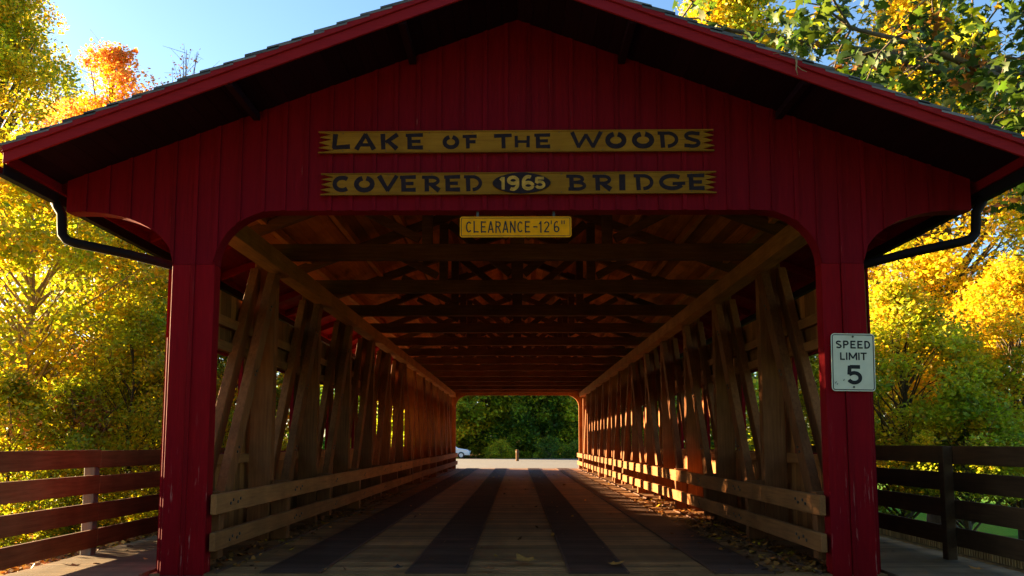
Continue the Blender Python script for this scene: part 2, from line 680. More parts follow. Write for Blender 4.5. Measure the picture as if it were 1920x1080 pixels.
# ---- roof trusses, one over each pair of posts
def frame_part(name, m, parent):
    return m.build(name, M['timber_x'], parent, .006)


tr = bpy.data.objects.new('roof_truss', None)
COL.objects.link(tr)
tr.parent = bridge
tr.location = (0, YK[0], 0)
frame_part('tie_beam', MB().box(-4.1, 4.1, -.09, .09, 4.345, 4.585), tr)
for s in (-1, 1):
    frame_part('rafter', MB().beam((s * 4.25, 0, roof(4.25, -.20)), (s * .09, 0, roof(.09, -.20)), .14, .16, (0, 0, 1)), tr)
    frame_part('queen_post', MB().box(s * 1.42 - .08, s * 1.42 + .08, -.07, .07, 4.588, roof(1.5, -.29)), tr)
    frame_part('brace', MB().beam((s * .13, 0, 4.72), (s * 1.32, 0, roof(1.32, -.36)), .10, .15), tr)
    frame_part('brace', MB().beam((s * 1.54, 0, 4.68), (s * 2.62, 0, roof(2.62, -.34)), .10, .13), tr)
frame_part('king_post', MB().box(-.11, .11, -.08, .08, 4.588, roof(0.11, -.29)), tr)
for y in YK[1:]:
    t2 = dup(tr, (0, y, 0), bridge)
    for ch in kids(tr):
        c = dup(ch, ch.location, t2)

purlin = MB().box(-.05, .05, .2, L - .2, -.07, .07).build('purlin', M['roof_in'], bridge, .005)
first = True
for s in (-1, 1):
    for x_ in (.35, 1.25, 2.2, 3.1, 4.0):
        p = purlin if first else dup(purlin, (0, 0, 0))
        p.location = (s * x_, 0, roof(x_ + .05, -.075))
        first = False
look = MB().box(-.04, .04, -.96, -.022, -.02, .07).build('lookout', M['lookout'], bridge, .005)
first = True
for s in (-1, 1):
    for x_ in (1.25, 3.1):
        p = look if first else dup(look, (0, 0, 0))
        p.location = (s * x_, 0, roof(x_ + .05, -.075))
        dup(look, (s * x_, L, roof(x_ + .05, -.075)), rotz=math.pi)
        first = False

# ---- side trusses
upright = MB().box(-.17, .17, -.09, .09, -.1, 4.30).build('truss_upright', M['timber_z'], bridge, .008)
upright.location = (-3.93, YK[0], 0)
diag = MB().beam((0, .05, .02), (0, 2.62, 4.2), .11, .24, (1, 0, 0)).v
dm = MB()
p, q = Vector((0, .30, -.02)), Vector((0, 2.68, 4.12))
dm.beam(p, q, .24, .125, (1, 0, 0))
brace = dm.build('truss_brace', M['timber_z'], bridge, .008)
chord = MB().box(-.13, .13, .16, L - .16, 4.085, 4.342).build('top_chord', M['timber_y'], bridge, .008)
chord.location = (-3.70, 0, 0)
dup(chord, (3.70, 0, 0))
rj = random.Random(31)
for s in (-1, 1):
    for k in range(14):
        if not (s == -1 and k == 0):
            u_ = dup(upright, (s * 3.93 + rj.uniform(-.012, .012), YK[k] + rj.uniform(-.03, .03), 0))
            u_.rotation_euler = (rj.uniform(-.006, .006), rj.uniform(-.004, .004), rj.uniform(-.03, .03))
    for k in range(13):
        for xx in (3.79, 4.07):
            if s == -1 and k == 0 and xx == 3.79:
                brace.location = (-xx, YK[0], 0)
                continue
            if k < 6:
                b_ = dup(brace, (s * xx + rj.uniform(-.01, .01), YK[k] + rj.uniform(-.03, .03), 0), rotz=rj.uniform(-.006, .006))
            else:
                b_ = dup(brace, (s * xx, YK[k + 1] + rj.uniform(-.03, .03), 0), rotz=math.pi + rj.uniform(-.006, .006))

for o in [c for c in bridge.children if c.name.startswith('truss_brace')]:
    if o.location.y < 7 and abs(abs(o.location.x) - 3.79) < .05:
        xs = .064 if o.location.x < 0 else -.064
        for f_ in (.12, .34, .60, .85):
            for d_ in (-.03, .03):
                yy, zz = .30 + 2.38 * f_ + d_, -.02 + 4.14 * f_ + d_
                MB().tube([(xs, yy, zz), (xs * 1.22, yy, zz)], .017, 6).build('bolt', M['steel'], o)

# horizontal girts outside the uprights
gir = MB().box(-.04, .04, .36, L - .36, -.07, .07).build('girt', M['timber_y'], bridge, .006)
gi = True
for s in (-1, 1):
    for z_ in (1.245, 2.83, 3.18, .14):
        if gi:
            gir.location = (s * 4.145, 0, z_)
            gi = False
        else:
            dup(gir, (s * 4.145, 0, z_))

# board siding with a window opening in each bay; red outside, bare wood inside
def window_gap(y):
    for k in range(13):
        if YK[k] + .14 < y < YK[k] + 2.58:
            return True
    return False


for s in (-1, 1):
    m = MB()
    bw = .2
    y = .36
    while y < L - .4:
        y1 = y + bw - .003
        segs = [(-.25, 3.62)] if not window_gap(y + bw / 2) else [(-.25, 1.30), (2.76, 3.62)]
        for z0, z1 in segs:
            xa, xb = sorted((s * 4.19, s * 4.215))
            m.box(xa, xb, y, y1, z0, z1, [0, 0, 0, 1 if s > 0 else 0, 0, 1 if s < 0 else 0])
            xa, xb = sorted((s * 4.2155, s * 4.235))
            m.box(xa, xb, y - .025, y + .025, z0, z1, 1)
        y += bw
    m.build('siding', [M['siding_in'], M['red']], bridge)
    # window frames around each opening
for s in (-1, 1):
    for k in range(13):
        m = MB()
        a, b = sorted((s * 4.188, s * 4.25))
        ya, yb = YK[k] + .14, YK[k] + 2.58
        ya = .36 + .2 * math.ceil((ya - .36) / .2 - .5)
        yb = .36 + .2 * math.ceil((yb - .36) / .2 - .5)
        m.box(a, b, ya + .002, yb - .002, 1.303, 1.333).box(a, b, ya + .002, yb - .002, 2.727, 2.757)
        m.box(a, b, ya + .003, ya + .04, 1.334, 2.726).box(a, b, yb - .04, yb - .003, 1.334, 2.726)
        m.build('window_frame', M['red'], bridge)

# ---- deck
m = MB()
y = 0.0
while y < L:
    m.box(-4.16, 4.16, y + .006, y + .128, -.09, 0)
    y += .136
deck = m.build('deck', M['deck'], bridge)
m = MB()
for x_ in (-3.6, -2.4, -1.2, 0, 1.2, 2.4, 3.6):
    m.box(x_ - .15, x_ + .15, .1, L - .1, -.75, -.093)
m.build('joist', M['timber_y'], deck)
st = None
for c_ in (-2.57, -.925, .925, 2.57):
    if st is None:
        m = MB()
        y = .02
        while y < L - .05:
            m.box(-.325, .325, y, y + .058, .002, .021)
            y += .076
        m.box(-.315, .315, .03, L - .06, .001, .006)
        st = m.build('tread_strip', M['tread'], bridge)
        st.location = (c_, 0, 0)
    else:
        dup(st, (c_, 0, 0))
st2 = None
for x_ in (-2.90, -2.24, -1.255, -.595, .595, 1.255, 2.24, 2.90, -3.42, 3.42):    # thin edge strips along the treads
    if st2 is None:
        st2 = MB().box(-.012, .012, .01, L, .001, .024).build('tread_edge', M['tread'], bridge)
        st2.location = (x_, 0, 0)
    else:
        dup(st2, (x_, 0, 0))

# ---- guard rails along both sides, bolted to short posts
for s in (-1, 1):
    for (z0, z1) in ((.655, .885), (.235, .445)):
        m = MB()
        a, b = sorted((s * 3.435, s * 3.505))
        cuts = [.02, 5.95, 11.6, 17.2, 22.75, 28.4, L - .05]
        rn = random.Random(int(z0 * 100) + s)
        for ya, yb in zip(cuts[:-1], cuts[1:]):
            dz = rn.uniform(-.008, .008)
            m.box(a, b, ya, yb - .006, z0 + dz, z1 + dz)
        r_ = m.build('guard_rail', M['timber_y'], bridge, .008)
        bo = MB()
        for y in YK + [YK[0] + .25, YK[1] + .3]:
            for dy in (-.04, .05):
                bo.tube([(s * 3.436, y + dy + .12, (z0 + z1) / 2 + dy * .4), (s * 3.425, y + dy + .12, (z0 + z1) / 2 + dy * .4)], .018, 8)
        bo.build('bolt', M['steel'], r_)
    for k in range(14):
        a, b = sorted((s * 3.508, s * 3.757))
        MB().box(a, b, YK[k] - .08, YK[k] + .08, .02 if k % 2 else .12, .90).build('guard_block', M['timber_z'], bridge, .006)

# ------------------------------------------------------------------ walkways and approach
for s in (-1, 1):
    m = MB()
    y = -4.0
    rn = random.Random(5 + s)
    while y < L + 1:
        a, b = sorted((s * (4.26 if y > -.1 else 4.22), s * (5.76 + rn.uniform(-.02, .02))))
        m.box(a, b, y + .004, y + .136, -.08, .0)
        y += .14
    kind(m.build('boardwalk', M['walk']), 'structure')

# ------------------------------------------------------------------ signs
def U(px):                                             # sign photo column -> metres on the gable
    return (560 + px / 2.4 - 968.0) * .00633


def arc(cx, cz, rx, rz, a0, a1, n=18):
    return [(cx + rx * math.cos(R(a0 + (a1 - a0) * i / n)), cz + rz * math.sin(R(a0 + (a1 - a0) * i / n))) for i in range(n + 1)]


GL = {   # strokes in a unit box: (points, start width, end width)
    'L': [([(.2, 1), (.13, .08)], .30, .26), ([(.05, .13), (1, .2)], .24, .30)],
    'A': [([(.52, 1), (.10, 0)], .22, .30), ([(.50, 1), (.90, 0)], .22, .30), ([(.28, .30), (.74, .30)], .20, .20)],
    'K': [([(.14, 1), (.18, 0)], .30, .26), ([(.95, .95), (.30, .45)], .28, .20), ([(.42, .55), (.92, .03)], .22, .30)],
    'E': [([(.22, 1), (.26, 0)], .26, .30), ([(.02, .89), (1, .91)], .20, .24), ([(.2, .50), (.86, .50)], .18, .22), ([(.15, .10), (1, .11)], .20, .26)],
    'O': [(arc(.5, .48, .36, .38, 104, 436), .30, .30)],
    'F': [([(.35, 1), (.38, 0)], .28, .26), ([(0, .88), (1, .90)], .22, .26), ([(.3, .50), (.92, .50)], .20, .24)],
    'T': [([(0, .86), (1, .90)], .26, .24), ([(.52, .9), (.54, 0)], .26, .26)],
    'H': [([(.16, 1), (.18, 0)], .26, .28), ([(.84, 1), (.82, 0)], .26, .28), ([(.1, .5), (.9, .5)], .22, .22)],
    'W': [([(.05, 1), (.26, .05)], .24, .20), ([(.24, .05), (.50, .85)], .20, .20), ([(.48, .85), (.72, .05)], .20, .20), ([(.70, .05), (.96, 1)], .20, .24)],
    'D': [([(.2, .95), (.24, 0)], .26, .26), ([(.0, .90), (.45, .90)] + arc(.42, .5, .45, .41, 80, -85), .20, .22)],
    'S': [([(.92, .86)] + arc(.5, .72, .34, .18, 60, 240) + arc(.52, .28, .34, .19, 80, -120) + [(.06, .14)], .22, .22)],
    'C': [(arc(.54, .5, .42, .39, 48, 312), .26, .26)],
    'V': [([(.08, 1), (.52, .04)], .30, .22), ([(.95, 1), (.48, .04)], .24, .22)],
    'R': [([(.24, .95), (.26, 0)], .26, .28), ([(.0, .89), (.5, .89)] + arc(.5, .67, .34, .22, 85, -90) + [(.3, .46)], .20, .20), ([(.42, .48), (.90, .05)], .22, .32)],
    'B': [([(.24, .95), (.26, 0)], .26, .28), ([(.0, .90), (.45, .90)] + arc(.45, .71, .32, .19, 85, -90) + [(.25, .52)], .20, .20), ([(.3, .53)] + arc(.5, .30, .36, .21, 80, -90) + [(.1, .10)], .20, .20)],
    'I': [([(.5, 1), (.5, 0)], .9, .9)],
    'G': [(arc(.5, .5, .42, .39, 48, 330), .25, .25), ([(.52, .40), (1.0, .42)], .18, .22)],
}


def glyph(m, ch, x0, x1, z0, z1, y, jig):
    """one brush-cut letter as raised strokes"""
    W, H = x1 - x0, z1 - z0
    wu = H if ch != 'I' else W
    for k, (pts, wa, wb) in enumerate(GL[ch]):
        P = [Vector((x0 + p[0] * W, z0 + p[1] * H)) for p in pts]
        n = len(P)
        lft, rgt = [], []
        for i in range(n):
            d = (P[min(i + 1, n - 1)] - P[max(0, i - 1)]).normalized()
            nn = Vector((-d.y, d.x))
            ww = (wa + (wb - wa) * i / (n - 1)) * wu / 2
            lft.append(P[i] + nn * ww)
            rgt.append(P[i] - nn * ww)
        yy = y - .0006 * (k + 1) - jig
        for i in range(n - 1):
            quad = [lft[i], lft[i + 1], rgt[i + 1], rgt[i]]
            vs = [(v.x, yy, v.y) for v in quad] + [(v.x, y + .004, v.y) for v in quad]
            m.add(vs, [(0, 1, 2, 3), (4, 7, 6, 5), (0, 4, 5, 1), (1, 5, 6, 2), (2, 6, 7, 3), (3, 7, 4, 0)])


HW = {   # plain sign-painter strokes
    'S': [(arc(.5, .73, .36, .18, 25, 265) + arc(.5, .27, .38, .19, 85, -155))],
    'P': [[(.14, 0), (.14, 1)], [(.1, .92), (.5, .92)] + arc(.52, .70, .34, .22, 80, -80) + [(.5, .48), (.1, .48)]],
    'E': [[(.16, 0), (.16, 1)], [(.1, .92), (.95, .92)], [(.1, .51), (.82, .51)], [(.1, .08), (.97, .08)]],
    'D': [[(.15, 0), (.15, 1)], [(.1, .92), (.42, .92)] + arc(.42, .5, .42, .42, 80, -80) + [(.42, .08), (.1, .08)]],
    'L': [[(.16, 0), (.16, 1)], [(.1, .08), (.95, .08)]],
    'I': [[(.5, 0), (.5, 1)]],
    'M': [[(.08, 0), (.08, 1)], [(.08, .98), (.5, .22)], [(.92, .98), (.5, .22)], [(.92, 0), (.92, 1)]],
    'T': [[(0, .92), (1, .92)], [(.5, 0), (.5, .95)]],
    'C': [arc(.52, .5, .40, .42, 42, 318)],
    'A': [[(.08, 0), (.5, 1)], [(.92, 0), (.5, 1)], [(.22, .30), (.78, .30)]],
    'R': [[(.14, 0), (.14, 1)], [(.1, .92), (.5, .92)] + arc(.52, .72, .34, .20, 80, -80) + [(.5, .52), (.1, .52)], [(.5, .5), (.92, 0)]],
    'N': [[(.12, 0), (.12, 1)], [(.12, .96), (.88, .04)], [(.88, 0), (.88, 1)]],
    '-': [[(0, .5), (1, .5)]],
    "'": [[(.5, .7), (.5, 1)]],
    '1': [[(.55, 0), (.55, 1)], [(.55, .95), (.2, .74)]],
    '2': [arc(.5, .70, .36, .22, 165, -30) + [(.14, .09)], [(.1, .08), (.92, .08)]],
    '5': [[(.22, .92), (.88, .92)], [(.22, .98), (.18, .50)], [(.18, .52)] + arc(.5, .34, .38, .26, 130, -155)],
    '6': [arc(.5, .30, .36, .22, 0, 360), [(.14, .30)] + arc(.52, .58, .38, .36, 180, 60)],
    '9': [arc(.5, .70, .34, .22, 0, 360), [(.84, .70)] + arc(.48, .42, .36, .36, 0, -120)],
}


def letter(ch, x0, x1, z0, z1, mat, parent, y, wt=.16):
    """one letter of plain lettering, a small mesh of its own"""
    GL['@'] = [(p, wt, wt) for p in HW[ch]]
    m = MB()
    glyph(m, '@', x0, x1, z0, z1, y, 0)
    return m.build('letter', mat, parent)


def name_board(label, xa, xb, za, zb, words, plaque=None, tilt=0):
    t = thing('name_board', label, 'sign', (0, -.05, (za + zb) / 2), 'carved name boards on the gable')
    H = zb - za
    hh = H / 2
    rj = random.Random(len(label))
    ol = [(xa, -hh), (xb, -hh + .004)]
    nt_ = 4
    for i in range(nt_):                               # hand-sawn notched ends
        z = -hh + H * (i + .5) / nt_ + rj.uniform(-.008, .008)
        ol.append((xb - .155 + rj.uniform(-.02, .03), z))
        ol.append((xb - .01 + rj.uniform(-.022, .012), -hh + H * (i + 1) / nt_ - (.004 if i == nt_ - 1 else 0)))
    for i in range(nt_ - 1, -1, -1):
        if i == nt_ - 1:
            ol.append((xa + .01, -hh + H * (i + 1) / nt_))
        ol.append((xa + .16 - rj.uniform(-.02, .03), -hh + H * (i + .5) / nt_ + rj.uniform(-.008, .008)))
        if i > 0:
            ol.append((xa + .012 + rj.uniform(-.01, .022), -hh + H * i / nt_))
    MB().prism(ol, 0, .025).build('board', M['board'], t)
    for zz in (-hh - .006, hh - .008):
        MB().box(xa + .01, xb - .01, -.009, .026, zz, zz + .014).build('edge_strip', M['board'], t)
    for word in words:
        for j, (ch, a, b, z0, z1) in enumerate(word):
            m = MB()
            glyph(m, ch, U(a), U(b), -hh + H * z0, -hh + H * z1, -.003, 0)
            m.build('letter', M['letter'], t)
    for k in range(9):
        x_ = xa + .3 + (xb - xa - .6) * k / 8
        for zz in (-hh + .016, hh - .018):
            MB().tube([(x_, .001, zz), (x_, -.004, zz)], .006, 6).build('nail', M['steel'], t)
    if plaque:
        a, b = U(870), U(1128)
        cx, rx = (a + b) / 2, (b - a) / 2
        n = 40
        pl = [(cx + rx * math.copysign(abs(math.cos(2 * math.pi * i / n)) ** 1.25, math.cos(2 * math.pi * i / n)), .128 * math.sin(2 * math.pi * i / n)) for i in range(n)]
        po = MB().prism(list(reversed(pl)), -.016, -.0015).build('plaque', M['letter'], t)
        for ch, a, b, z0, z1 in (('1', 898, 932, -.080, .070), ('9', 932, 990, -.086, .080), ('6', 1000, 1056, -.084, .084), ('5', 1056, 1104, -.070, .066)):
            letter(ch, U(a), U(b), z0, z1, M['digit'], po, -.017, .24)
    t.rotation_euler = (0, R(tilt), 0)
    return t


sg1 = [[('L', 148, 230), ('A', 248, 348), ('K', 365, 447), ('E', 478, 557)], [('O', 643, 722), ('F', 735, 798)], [('T', 876, 955), ('H', 962, 1042), ('E', 1055, 1127)],
       [('W', 1218, 1360), ('O', 1370, 1472), ('O', 1488, 1597), ('D', 1608, 1705), ('S', 1722, 1802)]]
words1 = []
for wi, wd in enumerate(sg1):
    lo_, hi_ = ((.14, .90), (.16, .82), (.16, .86), (.14, .93))[wi]
    words1.append([(c, a, b, lo_ + (.04 if (c == 'H') else 0), hi_ - (.10 if c == 'H' else 0)) for c, a, b in wd])
sg2 = [[('C', 155, 235), ('O', 248, 347), ('V', 355, 447), ('E', 455, 527), ('R', 555, 640), ('E', 652, 725), ('D', 742, 826)],
       [('B', 1198, 1292), ('R', 1315, 1405), ('I', 1432, 1462), ('D', 1498, 1590), ('G', 1610, 1727), ('E', 1735, 1812)]]
words2 = [[(c, a, b, .13, .90) for c, a, b in wd] for wd in sg2]
name_board('upper carved yellow wooden board reading LAKE OF THE WOODS, ends notched', -2.36, 2.33, 4.895, 5.145, words1, tilt=-.22)
name_board('lower carved yellow wooden board reading COVERED BRIDGE with dark 1965 oval', -2.32, 2.345, 4.385, 4.635, words2, True, tilt=-.22)


def rrect(w_, h_, r, n=5):
    o = []
    for cx, cz, a in ((w_ / 2 - r, -h_ / 2 + r, -90), (w_ / 2 - r, h_ / 2 - r, 0), (-w_ / 2 + r, h_ / 2 - r, 90), (-w_ / 2 + r, -h_ / 2 + r, 180)):
        for i in range(n + 1):
            t = R(a + 90 * i / n)
            o.append((cx + r * math.cos(t), cz + r * math.sin(t)))
    return o


def ring(w_, h_, r, inset, th, y0, y1):
    """thin painted border line of thickness th"""
    a = rrect(w_ - 2 * inset, h_ - 2 * inset, max(.004, r - inset))
    b = rrect(w_ - 2 * inset - 2 * th, h_ - 2 * inset - 2 * th, max(.003, r - inset - th))
    n = len(a)
    m = MB()
    vs = [(x, y0, z) for x, z in a] + [(x, y0, z) for x, z in b] + [(x, y1, z) for x, z in a] + [(x, y1, z) for x, z in b]
    fs = []
    for i in range(n):
        j = (i + 1) % n
        fs += [(i, j, j + n, i + n), (i + 2 * n, i + 3 * n, j + 3 * n, j + 2 * n), (i, i + 2 * n, j + 2 * n, j), (i + n, j + n, j + 3 * n, i + 3 * n)]
    return m.add(vs, fs)


clr = thing('clearance_sign', "yellow metal sign reading CLEARANCE -12'6\" hung under the gable edge", 'sign', (-.018, .03, 4.008))
MB().prism(rrect(1.316, .25, .03), 0, .004).build('panel', M['yellow'], clr)
ring(1.316, .25, .03, .014, .007, -.0015, .001).build('border', M['black'], clr)
xx = -.587
for ch in 'CLEARANCE':
    letter(ch, xx, xx + .068, -.070, .070, M['black'], clr, -.0012, .105)
    xx += .0865
letter('-', .208, .256, -.070, .070, M['black'], clr, -.0012, .105)
letter('1', .270, .320, -.070, .070, M['black'], clr, -.0012, .105)
letter('2', .330, .400, -.070, .070, M['black'], clr, -.0012, .105)
letter("'", .410, .430, -.070, .076, M['black'], clr, -.0012, .08)
letter('6', .446, .518, -.070, .070, M['black'], clr, -.0012, .105)
for x_ in (.535, .562):
    letter("'", x_, x_ + .02, -.070, .076, M['black'], clr, -.0012, .08)
for x_ in (-.45, .45):
    MB().box(x_ - .015, x_ + .015, .005, .012, -.1, .188).build('hanger', M['steel'], clr)

spd = thing('speed_limit_sign', 'white metal SPEED LIMIT 5 sign with chipped corner fixed to the right red post', 'sign', (3.857, -.035, 2.395))
spd.rotation_euler = (0, R(.9), 0)
MB().prism(rrect(.50, .665, .04), 0, .004).build('panel', M['white'], spd)
ring(.50, .665, .04, .012, .009, -.0015, .001).build('border', M['black'], spd)
for ch, a, b in zip('SPEED', (-.196, -.112, -.030, .050, .130), (-.128, -.046, .034, .114, .202)):
    letter(ch, a, b, .160, .248, M['black'], spd, -.0012, .19)
for ch, a, b in zip('LIMIT', (-.150, -.088, -.050, .052, .086), (-.092, -.058, .046, .082, .156)):
    letter(ch, a, b, .026, .112, M['black'], spd, -.0012, .19)
letter('5', -.082, .098, -.252, -.036, M['black'], spd, -.0012, .20)
for x_, z_ in ((0, .295), (0, -.285)):
    MB().tube([(x_, .002, z_), (x_, -.008, z_)], .012, 8).build('bolt', M['steel'], spd)
for (x_, z_, r_) in ((-.112, -.205, .012), (-.205, -.235, .014), (-.187, -.252, .010)):
    MB().tube([(x_, .0, z_), (x_ + .003, -.0016, z_ - .002)], r_, 6).build('chip', M['black'], spd)

# ------------------------------------------------------------------ fences
def fence(side, label, mat, dz, y_posts, post_inside):
    f = thing('wooden_fence', label, 'fence', (side * 5.6, 0, 0))
    rn = random.Random(9 + side)
    cuts = [-4.0] + [y + .06 for y in y_posts[1:-1]] + [9.2]
    for j, (z0, z1) in enumerate(((1.145, 1.375), (.80, 1.04), (.445, .685), (.11, .345))):
        m = MB()
        for a, b in zip(cuts[:-1], cuts[1:]):
            d = rn.uniform(-.008, .008)
            m.box(-.022, .022, a + .003, b - .003, z0 + dz + d, z1 + dz + d)
        m.build('rail', mat, f, .005)
    for y in y_posts:
        if post_inside:
            a, b = sorted((-side * .024, -side * .15))
        else:
            a, b = sorted((side * .024, side * .17))
        MB().box(a, b, y, y + .13, -.35, 1.37 + dz).build('post', M['fence_post'] if not post_inside else mat, f, .008)
    return f


fence(-1, 'reddish brown four-rail board fence on the left walkway, posts behind its boards', M['fence'], 0, [-3.9, -1.0, 1.5, 4.3, 7.0, 9.0], False)
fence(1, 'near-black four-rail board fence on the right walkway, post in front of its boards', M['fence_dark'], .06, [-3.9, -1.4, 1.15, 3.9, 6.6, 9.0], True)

pf = thing('picket_fence', 'low row of narrow tan pickets with a thin rail beyond the dark fence', 'fence', (6.45, 0, 0))
m = MB()
rn = random.Random(2)
y = -3.0
while y < 8:
    m.box(-.012, .012, y, y + .035, -.55, .13 + rn.uniform(-.012, .012))
    y += .062
m.build('pickets_panel', M['picket'], pf)
MB().box(-.04, -.013, -3.0, 8, .02, .06).build('rail', M['picket'], pf)
for y in (-3, 0, 3, 6):
    MB().box(.014, .10, y, y + .09, -.9, .10).build('post', M['picket'], pf)

# ------------------------------------------------------------------ leaves and trees
def leaf_template(kind_):
    if kind_ == 'maple':                               # five pointed lobes, slightly folded
        pts = [(0, -.12), (.12, .02), (.42, -.12), (.36, .14), (.52, .36), (.26, .40), (.20, .54), (0, .92), (-.20, .54), (-.26, .40), (-.52, .36), (-.36, .14), (-.42, -.12), (-.12, .02)]
        v = [(x, y, -.30 * abs(x) ** 1.3 - .30 * y * y) for x, y in pts] + [(0, .2, 0)]
        n = len(pts)
        f = [(n, i, (i + 1) % n) for i in range(n)]
        return np.array(v), np.array(f)
    if kind_ == 'oval':
        v = [(0, -.5, 0), (.34, -.1, -.12), (.22, .32, -.1), (0, .6, -.05), (-.22, .32, -.1), (-.34, -.1, -.12)]
        return np.array(v), np.array([(0, 1, 5), (1, 2, 5), (2, 4, 5), (2, 3, 4)])
    v = [(0, -.55, 0), (.42, .0, -.12), (0, .6, 0), (-.42, .0, -.12)]
    return np.array(v), np.array([(0, 1, 2), (0, 2, 3)])


def leaf_mesh(name, cen, size, tint, rg, mat, kind_='kite', flat=.5):
    """one mesh of many leaves; cen (n,3), size (n,), tint (n,3)"""
    T, Fc = leaf_template(kind_)
    n, k = len(cen), len(T)
    nr = rg.normal(size=(n, 3))
    nr[:, 2] = np.abs(nr[:, 2]) * 1.0 + flat
    nr /= np.linalg.norm(nr, axis=1, keepdims=True)
    a = rg.normal(size=(n, 3))
    a[:, 2] -= .5
    tx = np.cross(nr, a)
    tx /= np.linalg.norm(tx, axis=1, keepdims=True)
    ty = np.cross(nr, tx)
    V = cen[:, None, :] + size[:, None, None] * (T[None, :, 0:1] * tx[:, None, :] + T[None, :, 1:2] * ty[:, None, :] + T[None, :, 2:3] * nr[:, None, :])
    F = (Fc[None] + (np.arange(n) * k)[:, None, None]).reshape(-1, 3)
    me = bpy.data.meshes.new(name)
    me.vertices.add(n * k)
    me.vertices.foreach_set('co', V.astype('f').ravel())
    me.loops.add(F.size)
    me.loops.foreach_set('vertex_index', F.astype('i').ravel())
    me.polygons.add(len(F))
    me.polygons.foreach_set('loop_start', np.arange(0, F.size, 3, dtype='i'))
    me.polygons.foreach_set('loop_total', np.full(len(F), 3, 'i'))
    at = me.attributes.new('tint', 'FLOAT_COLOR', 'POINT')
    c = np.ones((n, k, 4), 'f')
    c[:, :, :3] = tint[:, None, :]
    at.data.foreach_set('color', c.ravel())
    me.materials.append(mat)
    me.update(calc_edges=True)
    return me


YEL, GOLD, ORG, LIME, GRN, DGRN, BRN = (.58, .435, .010), (.62, .385, .010), (.68, .29, .05), (.39, .40, .012), (.22, .28, .012), (.06, .13, .012), (.28, .11, .02)


def tints(pal, wts, clump_id, n_cl, rg, coher=.75):
    """clumps lean to one colour of the palette, single leaves stray from it"""
    pal = np.array(pal)
    w_ = np.array(wts, float)
    w_ /= w_.sum()
    cc = rg.choice(len(pal), n_cl, p=w_)
    own = rg.choice(len(pal), len(clump_id), p=w_)
    pick = np.where(rg.random(len(clump_id)) < coher, cc[clump_id], own)
    t = pal[pick] * rg.uniform(.65, 1.25, (len(clump_id), 1))
    t *= (1 + rg.normal(0, .08, t.shape))
    return np.clip(t, .004, .8)


